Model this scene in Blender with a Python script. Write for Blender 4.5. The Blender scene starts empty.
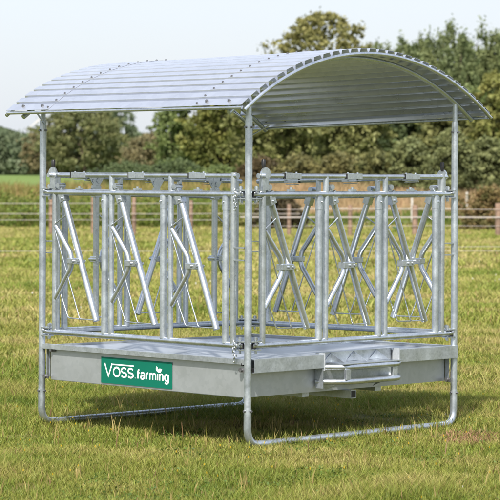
import bpy, math, random
import numpy as np
from mathutils import Vector, Matrix

PI = math.pi
random.seed(7)
rng = np.random.default_rng(11)
S = bpy.context.scene
COL = S.collection

# ------------------------------------------------------------------ camera
FPX = 2432.0 / 500.0           # focal length in frame widths
CAM_Z = 1.71
cd = bpy.data.cameras.new('camera')
cam = bpy.data.objects.new('camera', cd)
COL.objects.link(cam)
cam.location = (0, 0, CAM_Z)
cam.rotation_euler = (math.radians(90), 0, 0)
cd.sensor_width = 36.0
cd.lens = 36.0 * FPX
cd.shift_y = -0.144
cd.clip_start = 0.1
cd.clip_end = 20000
cd.dof.use_dof = True
cd.dof.focus_distance = 16.0
cd.dof.aperture_fstop = 8.0
S.camera = cam

# ------------------------------------------------------------------ sky, sun, exposure
SUN_EL, SUN_AZ = 51.0, 192.0     # azimuth clockwise from +Y (the view direction)
w = bpy.data.worlds.new('World')
S.world = w
w.use_nodes = True
nt = w.node_tree
nt.nodes.clear()
sky = nt.nodes.new('ShaderNodeTexSky')
sky.sky_type = 'NISHITA'
sky.sun_disc = False
sky.sun_elevation = math.radians(SUN_EL)
sky.sun_rotation = math.radians(SUN_AZ)
sky.air_density = 1.0
sky.dust_density = 2.5
sky.ozone_density = 1.0
bg = nt.nodes.new('ShaderNodeBackground')
bg.inputs['Strength'].default_value = 0.12
wo = nt.nodes.new('ShaderNodeOutputWorld')
tcw = nt.nodes.new('ShaderNodeTexCoord')
mpw = nt.nodes.new('ShaderNodeMapping')
mpw.inputs['Scale'].default_value = (1.5, 1.5, 7.0)
cn = nt.nodes.new('ShaderNodeTexNoise')          # thin high cloud over the blue
cn.inputs['Scale'].default_value = 2.2
cn.inputs['Detail'].default_value = 6.0
cr = nt.nodes.new('ShaderNodeMapRange')
cr.inputs[1].default_value = 0.3
cr.inputs[2].default_value = 0.7
cr.inputs[3].default_value = 0.72
cr.inputs[4].default_value = 0.9
cm = nt.nodes.new('ShaderNodeMix')
cm.data_type = 'RGBA'
cm.inputs[7].default_value = (3.12, 3.28, 3.56, 1)
nt.links.new(tcw.outputs['Generated'], mpw.inputs['Vector'])
nt.links.new(mpw.outputs[0], cn.inputs['Vector'])
nt.links.new(cn.outputs[0], cr.inputs[0])
sz = nt.nodes.new('ShaderNodeSeparateXYZ')
nt.links.new(tcw.outputs['Generated'], sz.inputs[0])
vz = nt.nodes.new('ShaderNodeMapRange')
vz.inputs[1].default_value = 0.05
vz.inputs[2].default_value = 0.95
vz.inputs[3].default_value = 1.0
vz.inputs[4].default_value = 0.36
nt.links.new(sz.outputs['Z'], vz.inputs[0])
vm = nt.nodes.new('ShaderNodeMath')
vm.operation = 'MULTIPLY'
nt.links.new(cr.outputs[0], vm.inputs[0])
nt.links.new(vz.outputs[0], vm.inputs[1])
nt.links.new(vm.outputs[0], cm.inputs[0])
nt.links.new(sky.outputs[0], cm.inputs[6])
nt.links.new(cm.outputs[2], bg.inputs['Color'])
nt.links.new(bg.outputs[0], wo.inputs['Surface'])
sd = bpy.data.lights.new('sun', 'SUN')
sd.energy = 3.2
sd.angle = math.radians(2.2)
sd.color = (1.0, 0.95, 0.87)
sun = bpy.data.objects.new('sun', sd)
COL.objects.link(sun)
el, az = math.radians(SUN_EL), math.radians(SUN_AZ)
to_sun = Vector((math.sin(az) * math.cos(el), math.cos(az) * math.cos(el), math.sin(el)))
sun.rotation_euler = to_sun.to_track_quat('Z', 'Y').to_euler()
sun.location = (0, 0, 30)
S.view_settings.view_transform = 'Standard'
S.view_settings.look = 'None'
S.view_settings.gamma = 1.0
S.view_settings.use_curve_mapping = False
S.view_settings.exposure = 1.2


def px(x, d):                      # lateral metres of photo column x at distance d
    return (x - 250.0) / 2432.0 * d


def pz(y, d):                      # height of photo row y at distance d
    return CAM_Z + (178.0 - y) / 2432.0 * d


# ------------------------------------------------------------------ materials
def new_mat(name):
    m = bpy.data.materials.new(name)
    m.use_nodes = True
    t = m.node_tree
    t.nodes.clear()
    o = t.nodes.new('ShaderNodeOutputMaterial')
    p = t.nodes.new('ShaderNodeBsdfPrincipled')
    t.links.new(p.outputs[0], o.inputs['Surface'])
    return m, t, p, o


def N(t, kind, **kw):
    n = t.nodes.new(kind)
    for k, v in kw.items():
        if k in n.inputs:
            n.inputs[k].default_value = v
        else:
            setattr(n, k, v)
    return n


def ramp(t, src, stops):
    r = t.nodes.new('ShaderNodeValToRGB')
    e = r.color_ramp.elements
    while len(e) < len(stops):
        e.new(0.5)
    for el_, (p, c) in zip(e, stops):
        el_.position = p
        el_.color = (c[0], c[1], c[2], 1) if hasattr(c, '__len__') else (c, c, c, 1)
    t.links.new(src, r.inputs[0])
    return r


def galv(name, lo, hi, metal=0.75, rough=(0.32, 0.5), scale=14.0, bump=0.15, stain=0.25):
    m, t, p, o = new_mat(name)
    tc = N(t, 'ShaderNodeTexCoord')
    n1 = N(t, 'ShaderNodeTexNoise', Scale=scale, Detail=5.0, Roughness=0.6)
    n2 = N(t, 'ShaderNodeTexVoronoi', Scale=scale * 7)
    n3 = N(t, 'ShaderNodeTexNoise', Scale=scale * 0.25, Detail=3.0)
    for n in (n1, n2, n3):
        t.links.new(tc.outputs['Object'], n.inputs['Vector'])
    mx = N(t, 'ShaderNodeMix', data_type='FLOAT')
    mx.inputs[0].default_value = 0.35
    t.links.new(n1.outputs[0], mx.inputs[2])
    t.links.new(n2.outputs['Color'], mx.inputs[3])
    r = ramp(t, mx.outputs[0], [(0.3, lo), (0.68, hi)])
    dk = ramp(t, n3.outputs[0], [(0.3, (1 - stain, 1 - stain, 1 - stain * 0.9)), (0.62, (1, 1, 1))])
    mul = N(t, 'ShaderNodeMix', data_type='RGBA', blend_type='MULTIPLY')
    mul.inputs[0].default_value = 1.0
    t.links.new(r.outputs[0], mul.inputs[6])
    t.links.new(dk.outputs[0], mul.inputs[7])
    t.links.new(mul.outputs[2], p.inputs['Base Color'])
    rr = N(t, 'ShaderNodeMapRange')
    rr.inputs[1].default_value = 0.3
    rr.inputs[2].default_value = 0.7
    rr.inputs[3].default_value = rough[0]
    rr.inputs[4].default_value = rough[1]
    t.links.new(n1.outputs[0], rr.inputs[0])
    t.links.new(rr.outputs[0], p.inputs['Roughness'])
    p.inputs['Metallic'].default_value = metal
    b = N(t, 'ShaderNodeBump', Strength=bump, Distance=0.002)
    t.links.new(n1.outputs[0], b.inputs['Height'])
    t.links.new(b.outputs[0], p.inputs['Normal'])
    return m


def plain(name, c, rough=0.5, metal=0.0, var=0.15, scale=20.0):
    m, t, p, o = new_mat(name)
    tc = N(t, 'ShaderNodeTexCoord')
    n1 = N(t, 'ShaderNodeTexNoise', Scale=scale, Detail=4.0)
    t.links.new(tc.outputs['Object'], n1.inputs['Vector'])
    r = ramp(t, n1.outputs[0], [(0.3, tuple(x * (1 - var) for x in c)), (0.7, tuple(min(1, x * (1 + var)) for x in c))])
    t.links.new(r.outputs[0], p.inputs['Base Color'])
    p.inputs['Roughness'].default_value = rough
    p.inputs['Metallic'].default_value = metal
    return m


def leafy(name, rough=0.6, trans=0.3):
    m, t, p, o = new_mat(name)
    a = N(t, 'ShaderNodeAttribute', attribute_name='Col')
    t.links.new(a.outputs['Color'], p.inputs['Base Color'])
    p.inputs['Roughness'].default_value = rough
    p.inputs['Specular IOR Level'].default_value = 0.25
    tr = N(t, 'ShaderNodeBsdfTranslucent')
    t.links.new(a.outputs['Color'], tr.inputs['Color'])
    mx = N(t, 'ShaderNodeMixShader')
    mx.inputs[0].default_value = trans
    t.links.new(p.outputs[0], mx.inputs[1])
    t.links.new(tr.outputs[0], mx.inputs[2])
    t.links.new(mx.outputs[0], o.inputs['Surface'])
    return m


M_TUBE = galv('galvanised_tube', (0.49, 0.54, 0.59), (0.66, 0.71, 0.76), 0.86, (0.30, 0.46), 16, 0.2, 0.22)
M_RAIL = galv('galvanised_rail', (0.50, 0.54, 0.58), (0.66, 0.70, 0.74), 0.90, (0.24, 0.38), 11, 0.12, 0.14)
M_TRAY = galv('galvanised_tray', (0.42, 0.445, 0.46), (0.48, 0.505, 0.52), 0.7, (0.36, 0.46), 5, 0.05, 0.06)
M_PAN = galv('galvanised_pan', (0.47, 0.51, 0.57), (0.57, 0.61, 0.67), 0.68, (0.30, 0.42), 4, 0.05, 0.12)
M_RIM = galv('galvanised_rim', (0.46, 0.50, 0.535), (0.62, 0.66, 0.70), 0.82, (0.32, 0.46), 12, 0.2, 0.22)
M_ROOF = galv('galvanised_roof', (0.57, 0.595, 0.65), (0.65, 0.675, 0.73), 0.78, (0.26, 0.33), 3, 0.02, 0.04)
M_ENDP = galv('galvanised_plate', (0.40, 0.43, 0.45), (0.5, 0.53, 0.55), 0.25, (0.4, 0.5), 12, 0.1, 0.1)
M_BOLT = galv('zinc_bolt', (0.16, 0.16, 0.17), (0.3, 0.3, 0.3), 0.8, (0.35, 0.5), 60, 0.1, 0.2)
M_BLACK = plain('black_plastic', (0.015, 0.015, 0.016), 0.45)
M_GREEN = plain('green_sign_sheet', (0.001, 0.125, 0.078), 0.5, 0, 0.06, 3)
M_GREEN.node_tree.nodes['Principled BSDF'].inputs['Specular IOR Level'].default_value = 0.25
M_WHITE = plain('white_lettering', (0.82, 0.82, 0.80), 0.5, 0, 0.03)
M_WOOD = plain('fence_post_wood', (0.19, 0.125, 0.085), 0.85, 0, 0.35, 9)
M_GREYWOOD = plain('weathered_post_wood', (0.45, 0.42, 0.37), 0.85, 0, 0.3, 9)
M_TAPE = plain('electric_tape', (0.40, 0.36, 0.33), 0.6)
M_TUB = plain('teal_tub', (0.01, 0.13, 0.10), 0.45)
M_BARK = plain('bark', (0.10, 0.075, 0.05), 0.95, 0, 0.4, 4)
M_TURB = plain('turbine_white', (0.46, 0.42, 0.38), 0.6)
M_LEAF = leafy('leaf')
M_BLADE = leafy('grass_blade', 0.55, 0.3)


# ------------------------------------------------------------------ mesh helpers
class MB:
    def __init__(s):
        s.v, s.f, s.sm = [], [], []

    def add(s, vs, fs, smooth=False):
        o = len(s.v)
        s.v += [tuple(v) for v in vs]
        for f in fs:
            s.f.append(tuple(i + o for i in f))
            s.sm.append(smooth)

    def box(s, c, d, rot=None):
        hx, hy, hz = d[0] / 2, d[1] / 2, d[2] / 2
        vs = [Vector((x, y, z)) for x in (-hx, hx) for y in (-hy, hy) for z in (-hz, hz)]
        if rot is not None:
            vs = [rot @ v for v in vs]
        c = Vector(c)
        s.add([v + c for v in vs], [(0, 1, 3, 2), (4, 6, 7, 5), (0, 4, 5, 1), (2, 3, 7, 6), (0, 2, 6, 4), (1, 5, 7, 3)])

    def tube(s, pts, r, n=12, cap=True, wall=0.0):
        pts = [Vector(p) for p in pts]
        rs = r if hasattr(r, '__len__') else [r] * len(pts)
        t0 = (pts[1] - pts[0]).normalized()
        ref = Vector((0, 0, 1)) if abs(t0.z) < 0.9 else Vector((1, 0, 0))
        u = t0.cross(ref).normalized()
        rings = []
        prev = t0
        for i, p in enumerate(pts):
            if i == 0:
                t = t0
            elif i == len(pts) - 1:
                t = (pts[-1] - pts[-2]).normalized()
            else:
                t = ((pts[i] - pts[i - 1]).normalized() + (pts[i + 1] - pts[i]).normalized()).normalized()
            u = (u - t * u.dot(t)).normalized()
            v = t.cross(u)
            rings.append([p + (u * math.cos(2 * PI * k / n) + v * math.sin(2 * PI * k / n)) * rs[i] for k in range(n)])
        vs = [q for ring in rings for q in ring]
        fs = []
        for i in range(len(pts) - 1):
            for k in range(n):
                a, b = i * n + k, i * n + (k + 1) % n
                fs.append((a, b, b + n, a + n))
        s.add(vs, fs, True)
        if cap:
            s.add(rings[0], [tuple(range(n))[::-1]])
            s.add(rings[-1], [tuple(range(n))])

    def cyl(s, a, b, r, n=14):
        s.tube([a, b], r, n)

    def torus(s, c, R, r, rot, n=10, m=6):
        c = Vector(c)
        vs, fs = [], []
        for i in range(n):
            a = 2 * PI * i / n
            for j in range(m):
                b = 2 * PI * j / m
                vs.append(c + rot @ Vector(((R + r * math.cos(b)) * math.cos(a) * 1.5, (R + r * math.cos(b)) * math.sin(a), r * math.sin(b))))
        for i in range(n):
            for j in range(m):
                fs.append((i * m + j, ((i + 1) % n) * m + j, ((i + 1) % n) * m + (j + 1) % m, i * m + (j + 1) % m))
        s.add(vs, fs, True)

    def prism(s, poly, depth_vec):
        n = len(poly)
        poly = [Vector(p) for p in poly]
        d = Vector(depth_vec)
        s.add(poly + [p + d for p in poly],
              [tuple(range(n))[::-1], tuple(range(n, 2 * n))] + [(i, (i + 1) % n, (i + 1) % n + n, i + n) for i in range(n)])

    def build(s, name, mat, parent=None, bevel=0.0):
        me = bpy.data.meshes.new(name)
        me.from_pydata(s.v, [], s.f)
        me.polygons.foreach_set('use_smooth', s.sm)
        me.materials.append(mat)
        me.update()
        o = bpy.data.objects.new(name, me)
        COL.objects.link(o)
        if parent is not None:
            o.parent = parent
        if bevel:
            b = o.modifiers.new('bevel', 'BEVEL')
            b.width = bevel
            b.segments = 2
            b.limit_method = 'ANGLE'
        return o


def tag(o, label=None, cat=None, group=None, kind=None):
    if label:
        o['label'] = label
    if cat:
        o['category'] = cat
    if group:
        o['group'] = group
    if kind:
        o['kind'] = kind
    return o


def empty(name, loc, label=None, cat=None, group=None):
    o = bpy.data.objects.new(name, None)
    o.empty_display_size = 0.2
    COL.objects.link(o)
    o.location = loc
    return tag(o, label, cat, group)


def bend(pts, rad, n=6):
    """round the inner corners of a polyline"""
    pts = [Vector(p) for p in pts]
    out = [pts[0]]
    for i in range(1, len(pts) - 1):
        a, b, c = pts[i - 1], pts[i], pts[i + 1]
        d1, d2 = (a - b), (c - b)
        r = min(rad, d1.length * 0.45, d2.length * 0.45)
        p1, p2 = b + d1.normalized() * r, b + d2.normalized() * r
        for k in range(n + 1):
            q = k / n
            out.append(p1 * (1 - q) ** 2 + b * 2 * q * (1 - q) + p2 * q * q)
    out.append(pts[-1])
    return out


def np_mesh(name, verts, loops, starts, mat, cols=None, parent=None):
    me = bpy.data.meshes.new(name)
    nv, nl, nf = len(verts), len(loops), len(starts)
    me.vertices.add(nv)
    me.vertices.foreach_set('co', np.ascontiguousarray(verts, dtype=np.float32).ravel())
    me.loops.add(nl)
    me.loops.foreach_set('vertex_index', np.ascontiguousarray(loops, dtype=np.int32).ravel())
    me.polygons.add(nf)
    me.polygons.foreach_set('loop_start', np.ascontiguousarray(starts, dtype=np.int32))
    me.update(calc_edges=True)
    if cols is not None:
        a = me.attributes.new('Col', 'FLOAT_COLOR', 'POINT')
        c = np.ones((nv, 4), np.float32)
        c[:, :3] = cols
        a.data.foreach_set('color', c.ravel())
    me.materials.append(mat)
    me.validate()
    o = bpy.data.objects.new(name, me)
    COL.objects.link(o)
    if parent is not None:
        o.parent = parent
    return o


_lat = rng.random((64, 64))


def vnoise(x, y, s):
    x, y = np.asarray(x) / s + 100.3, np.asarray(y) / s + 100.7
    xi, yi = np.floor(x).astype(int), np.floor(y).astype(int)
    fx, fy = x - xi, y - yi
    fx, fy = fx * fx * (3 - 2 * fx), fy * fy * (3 - 2 * fy)
    g = lambda a, b: _lat[a % 64, b % 64]
    return (g(xi, yi) * (1 - fx) + g(xi + 1, yi) * fx) * (1 - fy) + (g(xi, yi + 1) * (1 - fx) + g(xi + 1, yi + 1) * fx) * fy


ZY = np.array([-200, 82, 100, 200, 300, 600, 9000.0])
ZZ = np.array([0, 0, 1.0, 1.6, 2.05, 2.5, 5.0])


def gz(y):
    return np.interp(y, ZY, ZZ)


# ------------------------------------------------------------------ ground
def build_ground():
    ys = np.unique(np.concatenate([np.arange(-200, 0, 25), np.arange(0, 76, 4.0), np.arange(76, 104, 1.0), np.arange(104, 200, 8),
                                   np.arange(200, 600, 40), [600, 900, 1500, 2500, 4000, 6000, 9000]])).astype(float)
    xs = np.concatenate([[-5000, -2500, -1000, -400, -150, -60, -30], np.arange(-20, 20.1, 2), [30, 60, 150, 400, 1000, 2500, 5000]])
    vs = [(x, y, float(gz(y))) for y in ys for x in xs]
    nx = len(xs)
    fs = [(j * nx + i, j * nx + i + 1, (j + 1) * nx + i + 1, (j + 1) * nx + i) for j in range(len(ys) - 1) for i in range(nx - 1)]
    b = MB()
    b.add(vs, fs, True)
    m, t, p, o = new_mat('pasture_ground')
    tc = N(t, 'ShaderNodeTexCoord')
    n1 = N(t, 'ShaderNodeTexNoise', Scale=0.9, Detail=6.0, Roughness=0.65)
    n2 = N(t, 'ShaderNodeTexNoise', Scale=22.0, Detail=4.0, Roughness=0.7)
    n3 = N(t, 'ShaderNodeTexNoise', Scale=0.02, Detail=3.0)
    for n in (n1, n2, n3):
        t.links.new(tc.outputs['Object'], n.inputs['Vector'])
    r1 = ramp(t, n1.outputs[0], [(0.3, (0.08, 0.11, 0.022)), (0.5, (0.13, 0.14, 0.032)), (0.68, (0.20, 0.16, 0.06))])
    r2 = ramp(t, n2.outputs[0], [(0.3, (0.35, 0.35, 0.35)), (0.7, (1.15, 1.15, 1.15))])
    mul = N(t, 'ShaderNodeMix', data_type='RGBA', blend_type='MULTIPLY')
    mul.inputs[0].default_value = 1.0
    t.links.new(r1.outputs[0], mul.inputs[6])
    t.links.new(r2.outputs[0], mul.inputs[7])
    sx = N(t, 'ShaderNodeSeparateXYZ')
    t.links.new(tc.outputs['Object'], sx.inputs[0])
    far = N(t, 'ShaderNodeMapRange')
    far.inputs[1].default_value = 100
    far.inputs[2].default_value = 108
    t.links.new(sx.outputs['Y'], far.inputs[0])
    r3 = ramp(t, n3.outputs[0], [(0.3, (0.10, 0.155, 0.04)), (0.7, (0.135, 0.185, 0.05))])
    mx = N(t, 'ShaderNodeMix', data_type='RGBA')
    t.links.new(far.outputs[0], mx.inputs[0])
    t.links.new(mul.outputs[2], mx.inputs[6])
    t.links.new(r3.outputs[0], mx.inputs[7])
    t.links.new(mx.outputs[2], p.inputs['Base Color'])
    p.inputs['Roughness'].default_value = 0.95
    p.inputs['Specular IOR Level'].default_value = 0.1
    g = b.build('ground', m)
    tag(g, 'mown paddock of green and straw coloured grass running back to a rising green meadow', 'ground', kind='structure')


build_ground()


# ------------------------------------------------------------------ grass
def leaf_quads(p, size, cols, up=0.3):
    n = len(p)
    nrm = rng.normal(size=(n, 3))
    nrm[:, 2] += up
    nrm /= np.linalg.norm(nrm, axis=1)[:, None]
    t = rng.normal(size=(n, 3))
    t -= nrm * (t * nrm).sum(1)[:, None]
    t /= np.linalg.norm(t, axis=1)[:, None] + 1e-9
    b = np.cross(nrm, t)
    s = (size * (0.6 + 0.8 * rng.random(n)))[:, None]
    v = np.stack([p - t * s, p + b * s * .5 - t * s * .1, p + t * s, p - b * s * .5 - t * s * .1], 1)
    lp = np.arange(n * 4)
    st = np.arange(n) * 4
    return v.reshape(-1, 3), lp, st, np.repeat(cols[:, None, :], 4, 1).reshape(-1, 3)


PAL = np.array([[0.085, 0.125, 0.016], [0.13, 0.165, 0.024], [0.175, 0.195, 0.034], [0.23, 0.22, 0.056], [0.31, 0.265, 0.10], [0.24, 0.155, 0.07]])


def blades(x, y, h, wd, lean, cols, tipcol=1.15, z0=None):
    n = len(x)
    a = rng.random(n) * 2 * PI
    la = rng.random(n) * 2 * PI
    z0 = gz(y) if z0 is None else z0
    cx, cy = np.cos(a) * wd / 2, np.sin(a) * wd / 2
    lx, ly = np.cos(la) * lean * h, np.sin(la) * lean * h
    v = np.zeros((n, 5, 3), np.float32)
    v[:, 0] = np.stack([x - cx, y - cy, z0 - 0.005], 1)
    v[:, 1] = np.stack([x + cx, y + cy, z0 - 0.005], 1)
    v[:, 2] = np.stack([x + cx * .8 + lx * .35, y + cy * .8 + ly * .35, z0 + h * .55], 1)
    v[:, 3] = np.stack([x - cx * .8 + lx * .35, y - cy * .8 + ly * .35, z0 + h * .55], 1)
    v[:, 4] = np.stack([x + lx, y + ly, z0 + h], 1)
    base = np.arange(n)[:, None] * 5
    lp = (base + np.array([0, 1, 2, 3, 3, 2, 4])[None]).ravel()
    st = (np.arange(n)[:, None] * 7 + np.array([0, 4])[None]).ravel()
    c = np.repeat(cols[:, None, :], 5, 1).astype(np.float32)
    c[:, 2:4] *= 1.05
    c[:, 4] *= tipcol
    return v.reshape(-1, 3), lp, st, c.reshape(-1, 3)


def merge(parts):
    V, L, St, C = [], [], [], []
    nv = nl = 0
    for v, l, s, c in parts:
        V.append(v); L.append(l + nv); St.append(s + nl); C.append(c)
        nv += len(v); nl += len(l)
    return np.concatenate(V), np.concatenate(L), np.concatenate(St), np.concatenate(C)


def scatter(y0, y1, dens, margin):
    wmax = y1 * 500 / 2432 + 2 * margin
    n = int((y1 - y0) * wmax * dens)
    y = y0 + rng.random(n) * (y1 - y0)
    x = (rng.random(n) - .5) * wmax
    k = np.abs(x) < y * 250 / 2432 + margin
    return x[k], y[k]


def grass_cols(x, y, jitter=0.25):
    g = 0.45 * vnoise(x, y, 0.55) + 0.35 * vnoise(x + 9, y * .6, 1.7) + 0.2 * vnoise(x, y + 31, 0.16)
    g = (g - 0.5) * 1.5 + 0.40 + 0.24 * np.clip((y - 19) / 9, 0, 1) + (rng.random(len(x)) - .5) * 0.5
    idx = np.clip(g, 0, 0.999) * 4.2
    i = np.floor(idx).astype(int)
    f = (idx - i)[:, None]
    c = PAL[i] * (1 - f) + PAL[np.minimum(i + 1, 5)] * f
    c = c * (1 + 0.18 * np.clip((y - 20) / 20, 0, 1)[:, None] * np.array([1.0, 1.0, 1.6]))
    soil = (((x - 1.42) / .22) ** 2 + ((y - 15.95) / .35) ** 2 + 1.6 * (vnoise(x, y, .12) - .5)) < .9
    c[soil & (rng.random(len(x)) < .6)] = np.array([0.26, 0.15, 0.085])
    br = rng.random(len(x)) < 0.03
    c[br] = PAL[5]
    return 1.12 * c * (1 + (rng.random(len(x)) - .5)[:, None] * 2 * jitter)


parts = []
for y0, y1, dens, hh, ww, mg in ((10.5, 15, 9000, 0.05, 0.0038, 1.4), (15, 20, 6000, 0.052, 0.0048, 1.5), (20, 28, 2200, 0.06, 0.0085, 1.8),
                                 (28, 45, 700, 0.07, 0.016, 3.5), (45, 84, 240, 0.09, 0.03, 6.5)):
    x, y = scatter(y0, y1, dens, mg)
    hn = 0.55 + 0.9 * vnoise(x + 5, y, 0.4) * vnoise(x, y + 3, 1.3) * 1.6
    if y0 < 26:
        k = rng.random(len(x)) > 0.75 * (vnoise(x + 13, y, .22) < .26)
        x, y, hn = x[k], y[k], hn[k]
    hn *= np.where((np.abs(x) < 1.3) & (np.abs(y - 16.8) < 1.5), .7, 1.0)
    h = hh * hn * (0.5 + rng.random(len(x)))
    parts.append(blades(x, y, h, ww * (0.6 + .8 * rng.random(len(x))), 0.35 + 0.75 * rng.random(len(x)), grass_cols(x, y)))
# clover and low broad leaves growing in patches
for y0, y1, dens, mg in ((11, 16, 900, .8), (16, 24, 420, 1)):
    x, y = scatter(y0, y1, dens, mg)
    k = vnoise(x + 71, y * .8, .38) * .6 + vnoise(x + 3, y, .11) * .4 > .62
    x, y = x[k], y[k]
    cc = np.array([[0.075, 0.125, 0.022]]) * (0.7 + .7 * rng.random((len(x), 1)))
    parts.append(leaf_quads(np.stack([x, y, .012 + .028 * rng.random(len(x))], 1), np.full(len(x), .0095), cc, 1.6))
# taller leaning straw stems and thin seed heads
for y0, y1, dens, mg in ((11, 17, 60, .8), (17, 26, 30, 1), (26, 60, 10, 2)):
    x, y = scatter(y0, y1, dens, mg)
    k = rng.random(len(x)) < vnoise(x, y, 0.8) ** 1.5 * 1.6
    x, y = x[k], y[k]
    h = 0.05 + 0.09 * rng.random(len(x)) ** 2.4
    c = np.where((rng.random(len(x)) < .5)[:, None], np.array([[0.34, 0.27, 0.10]]), np.array([[0.22, 0.21, 0.05]]))
    c = np.where((rng.random(len(x)) < .06)[:, None], np.array([[0.22, 0.14, 0.07]]), c)
    parts.append(blades(x, y, h, 0.003 + 0.00015 * y, 0.15 + .35 * rng.random(len(x)), c * (0.8 + .4 * rng.random((len(x), 1)))))
    # seed heads
    parts.append(blades(x + .004, y, h * 1.02, 0.006 + 0.00015 * y, 0.1 + .3 * rng.random(len(x)), c * 0.9))
# longer tufts left standing along the skids and round the feet
cc, cs = CX0, CY0 = (px(247.6, 16.7), 16.7)
for u, n in ((1, 2600), (-1, 2600)):
    t = rng.random(n) * 2.5 - 1.25
    o_ = u + rng.normal(size=n) * .045
    x, y = cc + (o_ + t) * .7071, cs + (t - o_) * .7071
    k = rng.random(n) < vnoise(x, y, .15) * 1.3
    x, y = x[k], y[k]
    h = 0.035 + 0.065 * rng.random(len(x)) ** 1.6
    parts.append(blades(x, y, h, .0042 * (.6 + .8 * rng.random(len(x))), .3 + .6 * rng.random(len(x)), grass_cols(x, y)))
v, l, s_, c = merge(parts)
g = np_mesh('grass', v, l, s_, M_BLADE, c)
tag(g, 'short paddock grass mixed green, yellow and straw brown with thin dry stems', 'grass', kind='stuff')

# small flowers in the turf: white clover and yellow hawkbit, tiny discs on stems
parts = []
for y0, y1, dens, mg, colr, sz in ((12, 30, .35, 1, (0.65, 0.62, 0.55), .0035), (30, 48, 1.0, 2, (0.65, 0.64, 0.6), .013), (11.5, 30, 5.0, 1, (0.55, 0.38, 0.03), .0045)):
    x, y = scatter(y0, y1, dens, mg)
    k = vnoise(x + 40, y, 2.0) > 0.5
    x, y = x[k], y[k]
    h = 0.035 + 0.04 * rng.random(len(x))
    for q in range(3):
        parts.append(blades(x, y, np.full(len(x), sz * 1.6), np.full(len(x), sz * 1.5), np.full(len(x), .3), np.tile(np.array(colr), (len(x), 1)), 1.0, z0=h))
    parts.append(blades(x, y, h, np.full(len(x), .003), np.full(len(x), .02), np.tile(np.array([.1, .13, .03]), (len(x), 1))))
v, l, s_, c = merge(parts)
g = np_mesh('wildflowers', v, l, s_, M_BLADE, c)
tag(g, 'tiny white and yellow wildflowers dotted through the turf', 'wildflowers', kind='stuff')


# ------------------------------------------------------------------ leaves, trees, shrubs
def crown_points(style, H, W, z0, nclump, nleaf, spread):
    f = rng.random(nclump)
    if style == 'poplar':
        f = f ** 0.9
        prof = np.minimum(1, (1 - f) ** 0.5 + 0.03) * np.minimum(1, f * 6 + .35)
    elif style == 'shrub':
        prof = np.sqrt(np.maximum(0.0, 1 - f ** 2.2)) * (0.6 + .8 * rng.random(nclump))
    else:
        prof = np.maximum(0.15, np.sqrt(np.maximum(0, 1 - (2 * f - 0.86) ** 2 / 1.35)))
    nclump_ = nclump
    a = rng.random(nclump) * 2 * PI
    lob = 1 + 0.22 * np.sin(a * 3 + f * 7) + 0.14 * np.sin(a * 5 - f * 11)
    r = (0.35 + 0.65 * rng.random(nclump) ** 0.5) * prof * W / 2 * lob
    c = np.stack([r * np.cos(a), r * np.sin(a), z0 + f * (H - z0)], 1)
    cr = spread * W * (0.6 + 0.8 * rng.random(nclump))
    if style == 'poplar':
        sp = rng.integers(0, 6, nclump)
        so = (rng.random((6, 2)) - .5) * W * .8
        sh = 0.72 + 0.28 * rng.random(6)
        sh[0] = 1.0
        so[0] *= .3
        c[:, :2] = c[:, :2] * .75 + so[sp] * (0.55 + .45 * f[:, None])
        c[:, 2] = z0 + f * (H * sh[sp] - z0)
    k = rng.integers(0, nclump, nleaf)
    d = rng.normal(size=(nleaf, 3))
    d /= np.linalg.norm(d, axis=1)[:, None]
    rad = np.abs(rng.normal(size=nleaf)) * 0.62
    an = 0.5 + rng.random((nclump, 3)) * 1.0
    rad[rng.random(nleaf) < .22] *= 1.7
    rad = np.minimum(rad, 1.45)
    d = d * an[k]
    p = c[k] + d * (cr[k] * rad)[:, None] * np.array([1, 1, .8 if style != 'poplar' else 2.6])
    p[:, 2] = np.maximum(p[:, 2], 0.05)
    return p, k


def plant(kind, label, cat, x, y, H, W, z0, pal, style='round', nclump=60, nleaf=9000, leaf=0.12, group=None, spread=0.13, trunk=None):
    zb = float(gz(y))
    root = empty(kind, (x, y, zb), label, cat, group)
    nclump = int(nclump * 4.4)
    spread *= 0.62
    nleaf = int(nleaf * 1.3)
    p, k = crown_points(style, H, W, z0, nclump, nleaf, spread)
    ct = rng.random(nclump)
    lt = np.clip(ct[k] * .7 + rng.random(nleaf) * .45, 0, 1)[:, None]
    a, b = np.array(pal[0]), np.array(pal[1])
    col = a * (1 - lt) + b * lt
    col = col * (0.85 + 0.3 * rng.random((nleaf, 1)))
    col = col * 1.16 + 0.006  # slight lift and greying of every leaf colour stands in for haze
    v, l, s, c = leaf_quads(p, np.full(nleaf, leaf), col)
    np_mesh('crown' if style != 'shrub' else 'foliage', v, l, s, M_LEAF, c, root)
    m = MB()
    tr = trunk or max(0.06, W * 0.035)
    top = H * (0.9 if style == 'poplar' else 0.72)
    m.tube([(0, 0, -0.1), (0.03 * W, 0, top * .3), (-.02 * W, .02 * W, top * .65), (0.01, 0, top)], [tr, tr * .8, tr * .5, tr * .15], 8)
    for q in range(7):
        a_ = q * 2.4 + random.random()
        h0 = top * (0.25 + 0.09 * q)
        R_ = W * 0.36 * (1 - .06 * q) * (0.35 if style == 'poplar' else 1)
        m.tube([(0, 0, h0), (R_ * .5 * math.cos(a_), R_ * .5 * math.sin(a_), h0 + H * .06), (R_ * math.cos(a_), R_ * math.sin(a_), h0 + H * .16)], [tr * .42, tr * .28, tr * .08], 6)
    m.build('trunk' if style != 'shrub' else 'stem', M_BARK, root)
    return root


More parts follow.
